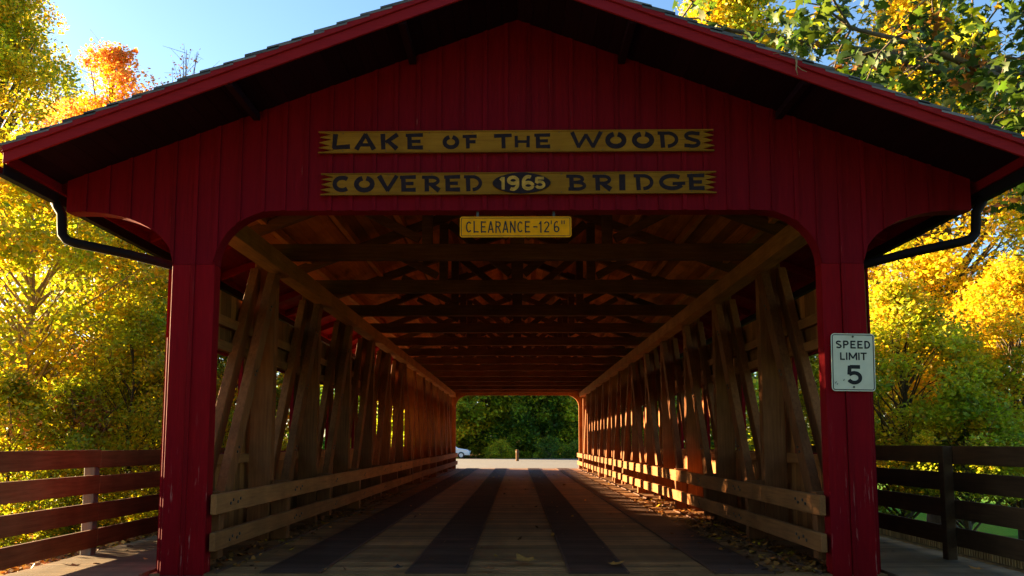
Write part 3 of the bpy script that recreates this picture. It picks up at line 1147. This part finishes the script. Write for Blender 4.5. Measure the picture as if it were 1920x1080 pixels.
def tree(name, label, x, y, height, crown_r, pal, wts, seed, low=.25, leaf=.15, n_cl=110, per=90, clump_r=.55, trunk_r=None, kind_='kite', group=None, top_r=.35,
         bark='bark', cat='tree', lean=(0, 0), sink=.15, bare=0.0):
    """tapered trunk, limbs to every clump of leaves, crown of real leaf faces"""
    rg = np.random.default_rng(seed)
    z0 = gz(x, y) - sink
    t = thing(name, label, cat, (x, y, z0), group)
    tr_ = trunk_r or height * .018 + .03
    m = MB()
    nseg = 9
    wob = rg.normal(0, .012 * height, (nseg + 1, 2))
    spine = []
    for i in range(nseg + 1):
        f = i / nseg
        spine.append(Vector((lean[0] * f + wob[i, 0] * f ** .5 * .6, lean[1] * f + wob[i, 1] * f ** .5 * .6, height * .93 * f)))
    m.tube(spine, [tr_ * (1.25 if i == 0 else 1) * (1 - .9 * (i / nseg) ** .9) + .008 for i in range(nseg + 1)], 8)
    cl = []
    g = math.pi * (3 - 5 ** .5)
    for i in range(n_cl):
        f = (i + .5) / n_cl
        h = low + (1 - low) * f
        prof = (math.sin(math.pi * min(1, (h - low) / (1 - low) * .92 + .13)) ** .7) * (1 - (1 - top_r) * max(0, (h - .55) / .45) ** 1.5)
        rr = crown_r * prof * (rg.uniform(.35, 1.08) ** .6)
        a = i * g + rg.normal(0, .35)
        c = np.array([math.cos(a) * rr, math.sin(a) * rr, height * h + rg.normal(0, .035 * height)])
        sp = spine[min(nseg, int(h * nseg))]
        c[0] += sp.x
        c[1] += sp.y
        c[2] = min(c[2], height - clump_r * .2)
        cl.append(c)
        # limb
        hb = max(.10, h - .06 - .45 * rr / height * 1.2)
        b = spine[min(nseg - 1, int(hb * nseg))].lerp(spine[min(nseg, int(hb * nseg) + 1)], hb * nseg % 1)
        e = Vector(c)
        md = b.lerp(e, .5) + Vector((rg.normal(0, .06) * rr, rg.normal(0, .06) * rr, .10 * rr))
        if rg.random() < .62 or bare:
            r0 = max(.012, tr_ * .32 * (1 - h * .6))
            m.tube([b, md, e], [r0, r0 * .6, .007], 5, cap=False)
            for q in range(3):                         # twigs
                dv = Vector(rg.normal(0, clump_r * .7, 3))
                m.tube([md.lerp(e, .5 + .2 * q), e + dv], [.009, .004], 4, cap=False)
    m.build('trunk', M[bark], t, smooth=True)
    cl = np.array(cl)
    keep = np.arange(n_cl)
    if bare:
        keep = keep[rg.random(n_cl) > bare]
    cnt = rg.integers(int(per * .5), int(per * 1.5), len(keep))
    cid = np.repeat(np.arange(len(keep)), cnt)
    n = len(cid)
    rad = clump_r * rg.uniform(.6, 1.4, len(keep))[cid]
    d = rg.normal(size=(n, 3))
    d /= np.linalg.norm(d, axis=1, keepdims=True)
    r_ = rg.random(n) ** .45
    # ragged sprays: each clump stretched in a random direction
    st_ = rg.normal(size=(len(keep), 3))
    st_ /= np.linalg.norm(st_, axis=1, keepdims=True)
    pos = d * (r_ * rad)[:, None]
    along = (pos * st_[cid]).sum(1, keepdims=True)
    pos = pos + st_[cid] * along * .7
    pos[:, 2] *= .72
    pos[:, 2] -= .15 * (pos[:, 0] ** 2 + pos[:, 1] ** 2) / (clump_r + .01)
    P = cl[keep][cid] + pos
    P[:, 2] = np.maximum(P[:, 2], sink + .03)
    tn = tints(pal, wts, cid, len(keep), rg)
    me = leaf_mesh('crown', P, leaf * rg.uniform(.55, 1.45, n), tn, rg, M['leaf'], kind_)
    link('crown', me, t)
    return t


def at(px, t):
    return (px - 970) / 1500 * t, t - CAM_D


def P(px, t):
    return dict(zip('xy', at(px, t)))


YW = [YEL, GOLD, LIME, GRN, ORG]
GL_ = 'trees left of the bridge'
tree('tall_tree', 'tall slender yellow-green tree at the left picture edge, its top against the sky', **P(-50, 36), height=25.6, crown_r=4.3, pal=[YEL, LIME, GOLD, GRN], wts=[3, 4, 1, 2], seed=1, n_cl=260, per=245, leaf=0.141, clump_r=.9, low=.46, group=GL_, top_r=.5)
tree('maple_tree', 'orange-topped tree rising above the left end of the roof', **P(176, 24), height=16.4, crown_r=3.0, pal=[ORG, GOLD, (.66, .26, .05), YEL, GRN], wts=[5, 3, 3, 1, .7], seed=2, n_cl=150, per=166, leaf=0.096, clump_r=.5, low=.4, group=GL_, top_r=.8)
tree('bare_tree', 'nearly leafless tree with thin twigs beside the roof slope', **P(318, 27), height=18.0, crown_r=2.0, pal=[ORG, BRN], wts=[1, 1], seed=3, n_cl=70, per=24, leaf=0.074, clump_r=.5, low=.4, group=GL_, top_r=.8, bare=.45)
tree('yellow_tree', 'golden tree with a pale forked trunk behind the left fence', **P(40, 16.5), height=8.6, crown_r=3.0, pal=[YEL, GOLD, LIME, GRN], wts=[4, 2.5, 4, 1.5], seed=4, n_cl=170, per=210, leaf=0.096, clump_r=.5, low=.34, group=GL_, top_r=.5, bark='bark_pale', trunk_r=.17)
tree('yellow_tree', 'bushy yellow-green tree under the left eave, leaves down to the fence', **P(215, 19), height=8.8, crown_r=2.6, pal=[YEL, LIME, GRN, GOLD], wts=[3, 6, 1.2, .8], seed=5, n_cl=170, per=210, leaf=0.089, clump_r=.5, low=.1, group=GL_, top_r=.5)
tree('yellow_tree', 'yellow tree partly hidden behind the left red post', **P(312, 19.5), height=8.4, crown_r=2.3, pal=[YEL, LIME, GRN, GOLD], wts=[3, 5, 1.2, .8], seed=6, n_cl=130, per=192, leaf=0.096, clump_r=.55, low=.1, group=GL_, top_r=.5)
tree('green_tree', 'green tree glimpsed through the first side opening on the left', **P(425, 19.5), height=6.8, crown_r=2.0, pal=[GRN, LIME, YEL], wts=[4, 3, 1], seed=7, n_cl=100, per=175, leaf=0.104, clump_r=.5, low=.08, group=GL_, top_r=.5)
for i, (px, t, h, r_, lb, pal, wt) in enumerate((
        (20, 13.6, 2.6, 1.3, 'dark green shrub with orange leaves at the far left behind the fence', [GRN, LIME, YEL, ORG], [3, 4, 2, .6]),
        (130, 14.6, 2.5, 1.25, 'green and rust shrub in the middle behind the left fence', [GRN, LIME, BRN, YEL], [2, 4, 1.2, 2.4]),
        (240, 15.8, 4.3, 1.5, 'tall small-leaved yellow-green shrub close to the left red post', [LIME, YEL], [5, 4]),
        (318, 17.2, 4.3, 1.6, 'lime shrub mostly hidden by the left red post', [LIME, YEL], [5, 3]),
        (85, 17.6, 3.6, 1.6, 'tall lime shrub standing under the golden forked tree', [LIME, GRN, YEL], [5, 2, 4]))):
    tree('shrub', lb, **P(px, t), height=h + .4, crown_r=r_, pal=pal, wts=wt, seed=20 + i, n_cl=90, per=192, leaf=0.063, clump_r=.33, low=.06, group='shrubs behind the left fence', top_r=.6, cat='shrub', trunk_r=.04)

GR_ = 'trees right of the bridge'
tree('tall_tree', 'tall golden tree behind the overhanging branches at top right', **P(1745, 31), height=22.5, crown_r=4.6, pal=[YEL, GOLD, LIME], wts=[4, 4, 2], seed=31, n_cl=340, per=227, leaf=0.148, clump_r=.85, low=.3, group=GR_, top_r=.6)
tree('tall_tree', 'tall yellow tree showing above the middle of the right roof slope', **P(1380, 36), height=25, crown_r=4.2, pal=[YEL, GOLD, LIME, GRN], wts=[4, 3, 2, 1], seed=32, n_cl=320, per=210, leaf=0.163, clump_r=.9, low=.35, group=GR_, top_r=.6)
tree('yellow_tree', 'spreading yellow-green tree right beside the right red post', **P(1690, 24), height=9.0, crown_r=3.0, pal=[YEL, LIME, GRN, GOLD], wts=[3, 5, 1.8, 1.2], seed=33, n_cl=190, per=210, leaf=0.104, clump_r=.55, low=.36, group=GR_, top_r=.5)
tree('yellow_tree', 'broad golden tree at the right picture edge below the patch of sky', **P(1900, 25), height=10.0, crown_r=3.2, pal=[YEL, GOLD, LIME, GRN], wts=[3, 5, 1.5, 1.5], seed=34, n_cl=200, per=210, leaf=0.104, clump_r=.58, low=.34, group=GR_, top_r=.6)
tree('yellow_tree', 'thin-crowned tree showing sky through it under the right gutter', **P(1770, 30), height=11.8, crown_r=2.8, pal=[GOLD, YEL, LIME], wts=[1.5, 3, 3], seed=35, n_cl=90, per=140, leaf=0.111, clump_r=.55, low=.32, group=GR_, top_r=.6)
tree('green_tree', 'green tree low behind the right fence, dark twigs in it', **P(1800, 22), height=5.8, crown_r=2.2, pal=[GRN, LIME, YEL], wts=[1, 4, 3], seed=36, n_cl=110, per=192, leaf=0.089, clump_r=.45, low=.5, group=GR_, top_r=.5)
tree('green_tree', 'green tree glimpsed through the side openings on the right', **P(1520, 25), height=7.0, crown_r=2.4, pal=[GRN, LIME, YEL], wts=[3, 3, 2], seed=37, n_cl=110, per=175, leaf=0.104, clump_r=.55, low=.08, group=GR_, top_r=.5)

GF = 'trees beyond the far road'
for i, (x_, y_, h, r_, lb, pal, wt) in enumerate((
        (-9.5, 74, 15, 5.0, 'yellow-lit green tree behind the white car, seen through the far portal', [LIME, YEL, GRN], [4, 3, 3]),
        (-3.6, 77, 16, 4.5, 'lime and green tree left of the bollard, seen through the far portal', [GRN, LIME, YEL, DGRN], [4, 3, 1, 2]),
        (1.2, 75, 13, 4.0, 'dark green tree straight behind the bollard, seen through the far portal', [DGRN, GRN, LIME], [5, 3, 1]),
        (6.2, 76, 15, 4.8, 'mid green tree at the right side of the far portal', [DGRN, GRN, LIME], [2, 4, 3]),
        (11.5, 78, 15, 5, 'green tree mostly behind the right inner wall, beyond the far portal', [GRN, DGRN, LIME], [4, 3, 1]),
        (-17, 84, 15, 5, 'green tree left beyond the far road, behind the left inner wall', [GRN, LIME], [4, 3]))):
    tree('roadside_tree', lb, x_, y_, h, r_, pal, wt, 50 + i, n_cl=260, per=166, leaf=0.252, clump_r=1.0, low=.04, group=GF, top_r=.5)
for i, (x_, y_, lb) in enumerate(((-1.6, 70.5, 'low yellowish bush left of the bollard across the far road'), (3.2, 68, 'low dark bush right of the bollard across the far road'), (6.0, 68.4, 'olive bush at the right foot of the far portal view'))):
    tree('bush', lb, x_, y_, 1.9 + .3 * (i == 1), 1.6, [[LIME, YEL, GRN], [DGRN, GRN], [GRN, LIME, DGRN]][i], [[2, 2, 2], [3, 1], [2, 1, 2]][i], 70 + i, n_cl=40, per=122, leaf=0.118, clump_r=.5, low=.05, group='bushes beyond the far road', cat='bush', trunk_r=.05)


def woods(name, specs, seed, pal, wts):
    """a wood that reads as one mass, far off or added as a light screen"""
    rg = np.random.default_rng(seed)
    cen = []
    for (x, y, r_, h) in specs:
        n = 1500
        f = rg.random(n)
        a = rg.random(n) * 2 * math.pi
        prof = np.sin(np.pi * np.clip(f * .8 + .16, 0, 1)) ** .6
        q = rg.uniform(.5, 1.05, n) * r_ * prof * (1 + .25 * np.sin(a * 5 + f * 9))
        cen.append(np.stack([x + q * np.cos(a), y + q * np.sin(a), gz(x, y) + h * f], 1))
    cid = np.repeat(np.arange(len(specs) * 30), 50)
    cen = np.concatenate(cen)
    tn = tints(pal, wts, cid, len(specs) * 30, rg, .5)
    me = leaf_mesh(name, cen, rg.uniform(.45, .95, len(cen)), tn, rg, M['leaf'])
    return kind(link(name, me), 'stuff')


rn = random.Random(77)
woods('distant_and_screen_woods', [(-34 - 5.5 * i + rn.uniform(-2, 2), 112 - 1.2 * i + rn.uniform(-5, 5), 5.5, rn.uniform(9, 12)) for i in range(3, 15)], 5, [GRN, LIME, YEL, DGRN], [3, 2, 2, 2])
woods('distant_and_screen_woods', [(14 + 6 * i + rn.uniform(-2, 2), 86 - .8 * i + rn.uniform(-5, 5), 6, rn.uniform(10, 15)) for i in range(16)], 6, [GRN, LIME, YEL, DGRN], [3, 3, 2, 1])

woods('distant_and_screen_woods', [(-26 + 5.2 * i + rn.uniform(-1.5, 1.5), 90 + rn.uniform(-3, 3), 5.5, rn.uniform(13, 17)) for i in range(11)], 8, [GRN, DGRN, LIME], [3, 4, 1])

woods('distant_and_screen_woods', [(34 * math.sin(R(a_)), -10 - 27 * math.cos(R(a_)), 5.5, rn.uniform(15, 19)) for a_ in range(-80, 81, 11)], 18, [GRN, DGRN], [1, 4])  # unseen arc of trees behind the camera, added to cut sky light on the facade

# overhanging sycamore: the trunk stands right of the picture, boughs reach over the roof
ov = thing('sycamore_tree', 'big-leaved dark green branches hanging over the right roof slope', 'tree', (11.2, 4.2, -.2))
rg = np.random.default_rng(99)
m = MB()
m.tube([(0, 0, 0), (-.1, .05, 2.2), (-.1, .1, 4.5), (-.4, 0, 7.2), (-.6, .1, 10.5), (-.5, .2, 13)], [.42, .34, .30, .25, .16, .05], 10)
tips = []
boughs = [((-.3, 0, 6.2), (-3.6, -1.6, 7.5), (-6.4, -2.4, 7.6)), ((-.4, 0, 7.0), (-4.2, .2, 8.6), (-8.3, .4, 9.2)), ((-.4, 0, 7.5), (-3.2, 1.6, 9.4), (-6.4, 2.6, 10.0)),
          ((-.2, 0, 5.6), (-2.0, -1.8, 6.6), (-4.2, -3.2, 6.5)), ((-.5, 0, 8.4), (-4.0, -1.6, 9.6), (-7.2, -1.8, 9.5)), ((-.5, 0, 9.5), (-2.6, .8, 11.5), (-5.2, 1.2, 12.2)),
          ((-.2, 0, 6.8), (-1.6, 1.6, 8.0), (-3.6, 3.0, 8.2)), ((-.3, 0, 8.0), (-1.5, -2, 9.5), (-3.2, -3.0, 9.3)), ((-.2, 0, 5.2), (-1.6, -1.0, 6.1), (-3.3, -1.4, 5.9))]
for bi, (a, b, c) in enumerate(boughs):
    a, b, c = Vector(a), Vector(b), Vector(c)
    crv = [a.lerp(b, f).lerp(b.lerp(c, f), f) for f in [i / 8 for i in range(9)]]
    m.tube(crv, [.11 * (1 - i / 9.5) + .008 for i in range(9)], 7, cap=False)
    for i in range(3, 9):
        for k in range(3):
            d = Vector((rg.normal(-.25, .55), rg.normal(0, .7), rg.normal(-.12, .35)))
            e = crv[i] + d * 1.1
            e2 = e + Vector((d.x * .4, d.y * .4, -.35 - .3 * rg.random()))
            m.tube([crv[i], crv[i].lerp(e, .55) + Vector((0, 0, .12)), e, e2], [.022, .015, .009, .004], 5, cap=False)
            for q in np.linspace(.35, 1, 7):
                tips.append(crv[i].lerp(e, q))
            for q in np.linspace(.2, 1, 5):
                tips.append(e.lerp(e2, q))
m.build('trunk', M['bark'], ov, smooth=True)
tips = np.array([tuple(t_) for t_ in tips])
cid = np.repeat(np.arange(len(tips)), 4)
pos = tips[cid] + rg.normal(0, .13, (len(cid), 3)) - np.array([0, 0, .08])
tn = tints([(.085, .13, .010), (.045, .085, .009), LIME, GOLD, BRN], [5, 6, .7, .5, .5], cid // 12, len(tips) // 4 + 2, rg, .55)
link('crown', leaf_mesh('crown', pos, rg.uniform(.07, .235, len(cid)), tn, rg, M['leaf_near'], 'maple', .25), ov)

# dry vine caught on the right rake board
v = MB()
v.tube([(2.86, -1.045, 5.66), (2.93, -1.06, 5.60), (2.96, -1.06, 5.50), (2.955, -1.055, 5.41), (2.97, -1.05, 5.35)], [.004, .007, .010, .007, .004], 6)
v.tube([(2.72, -1.045, 5.585), (2.84, -1.055, 5.60), (2.93, -1.06, 5.61)], [.003, .004, .004], 5)
v.tube([(2.96, -1.06, 5.45), (3.02, -1.055, 5.40), (3.07, -1.05, 5.385)], [.004, .004, .003], 5)
tag(v.build('dry_vine', M['bark_pale'], None, smooth=True), 'thin dry vine stem hanging on the right rake board', 'vine')

# ------------------------------------------------------------------ fallen leaves
rg = np.random.default_rng(123)


def litter(name, pts, smin, smax, pal, wts, kind_='oval'):
    pts = np.array(pts)
    tn = tints(pal, wts, np.arange(len(pts)), len(pts), rg, .0)
    me = leaf_mesh(name, pts, rg.uniform(smin, smax, len(pts)), tn, rg, M['litter'], kind_, 2.2)
    return kind(link(name, me), 'stuff')


pts = []
for i in range(1300):                                  # drift along the right guard rail
    y = 0.1 + 12 * rg.random() ** 1.4
    pts.append((3.95 - abs(rg.normal(0, .45)) - .15, y, .012 + .05 * rg.random() ** 3))
for i in range(420):                                   # thinner drift on the left
    y = 0.2 + 14 * rg.random() ** 1.2
    pts.append((-3.85 + abs(rg.normal(0, .3)), y, .012 + .03 * rg.random() ** 3))
for i in range(150):
    pts.append((rg.uniform(-3.3, 3.3), rg.uniform(.1, 30), .028))
for i in range(26):
    pts.append((rg.choice([-1, 1]) * rg.uniform(4.3, 5.6), rg.uniform(-.6, 4), .012))
litter('fallen_leaves', pts, .05, .12, [BRN, ORG, (.12, .05, .02), GOLD], [4, 1.5, 4, .6])
pts = []
for i in range(5200):                                  # leaf litter on the left bank
    x = -5.8 - abs(rg.normal(0, 1.8))
    y = rg.uniform(-3, 11)
    pts.append((x, y, gz(x, y) + .01 + .05 * rg.random() ** 2))
litter('fallen_leaves', pts, .07, .14, [BRN, ORG, (.30, .13, .04), GOLD], [4, 3, 3, 1])


def fallen(x, y, s, rz, col, label):
    T, Fc = leaf_template('maple')
    c, sn = math.cos(rz), math.sin(rz)
    vs = [((p[0] * c - p[1] * sn) * s, (p[0] * sn + p[1] * c) * s, .02 + s * (.10 + .35 * (p[0] ** 2 + p[1] ** 2) * .5 - p[2] * .3)) for p in T]
    m_ = plain('dead_leaf', col, .8, 0, .2, .3, 30)
    o = MB().add(vs, [tuple(int(i) for i in f) for f in Fc]).build('fallen_leaf', m_)
    o.location = (x, y, 0.004)
    return tag(o, label, 'leaf', 'large single leaves on the deck')


fallen(.12, .62, .30, .5, (.36, .15, .03), 'large curled orange leaf lying on the pale middle planks')
fallen(1.12, .45, .19, -1.2, (.42, .17, .03), 'orange leaf lying on the dark tread right of the middle')
fallen(-5.12, .28, .2, 2.0, (.45, .22, .05), 'tan leaf lying on the left walkway planks by the fence')
fallen(5.25, .12, .15, .4, (.48, .2, .04), 'small orange leaf lying on the right walkway planks')
fallen(-.28, .10, .18, 1.5, (.30, .1, .03), 'flat rust leaf at the front edge of the deck planks')
fallen(-1.38, .22, .13, .2, (.04, .025, .02), 'small blackened leaf beside the left middle tread')

# ------------------------------------------------------------------ far side: bollard and car
bo = thing('bollard', 'brown wooden bollard in the road beyond the far portal', 'bollard', (.0, 56.5, 0))
MB().tube([(0, 0, -.1), (0, 0, .82), (0, 0, .90), (0, 0, .93)], [.13, .13, .12, .06], 14).build('shaft', M['bollard'], bo, smooth=False)
MB().tube([(0, 0, .70), (0, 0, .76)], .136, 14).build('band', M['steel'], bo)

car = thing('parked_car', 'white car parked beyond the far portal, only its bonnet showing at the left', 'car', (-6.75, 68.2, -.02))
prof = [(-2.2, .30), (-2.25, .62), (-2.15, .86), (-1.5, .93), (-.95, 1.36), (.45, 1.40), (1.15, .96), (1.95, .84), (2.2, .66), (2.22, .32)]
b = MB()
W_ = .86
n = len(prof)
sec = []
for yy, k in ((-W_, .0), (-W_ + .08, 1), (W_ - .08, 1), (W_, .0)):
    for (x_, z_) in prof:
        tuck = (.10 * max(0, z_ - .9) / .5)
        yv = yy * (1 - tuck)
        sec.append((x_ * (1 if k else .985), yv, z_ if k else .3 + (z_ - .3) * .95))
fs = []
for r_ in range(3):
    for i in range(n):
        j = (i + 1) % n
        fs.append((r_ * n + i, r_ * n + j, (r_ + 1) * n + j, (r_ + 1) * n + i))
fs.append(tuple(range(n)))
fs.append(tuple(reversed(range(3 * n, 4 * n))))
b.add(sec, fs)
b.build('body', M['car'], car, .03)
for s in (-1, 1):
    MB().prism([(-1.35, .95), (-.88, 1.30), (.42, 1.33), (1.0, .98)], s * .835 - .012 - s * .045, s * .835 + .012 - s * .045).build('window', M['glass'], car)
    for x_ in (-1.4, 1.4):
        wy = s * .80
        wh = MB().tube([(x_, wy - .1, .31), (x_, wy + .1, .31)], .31, 20).build('wheel', M['rubber'], car)
        MB().tube([(x_, wy + s * .1, .31), (x_, wy + s * .112, .31)], .19, 16).build('rim', M['lamp'], wh)
    MB().box(2.12, 2.235, s * .6 - .16, s * .6 + .16, .60, .72).build('headlight', M['lamp'], car, .02)
MB().add([(.52, -.62, 1.385), (.52, .62, 1.385), (1.13, .72, 1.0), (1.13, -.72, 1.0)], [(0, 1, 2, 3)]).build('windscreen', M['glass'], car)
MB().box(2.16, 2.25, -.5, .5, .36, .5).build('grille', M['rubber'], car)
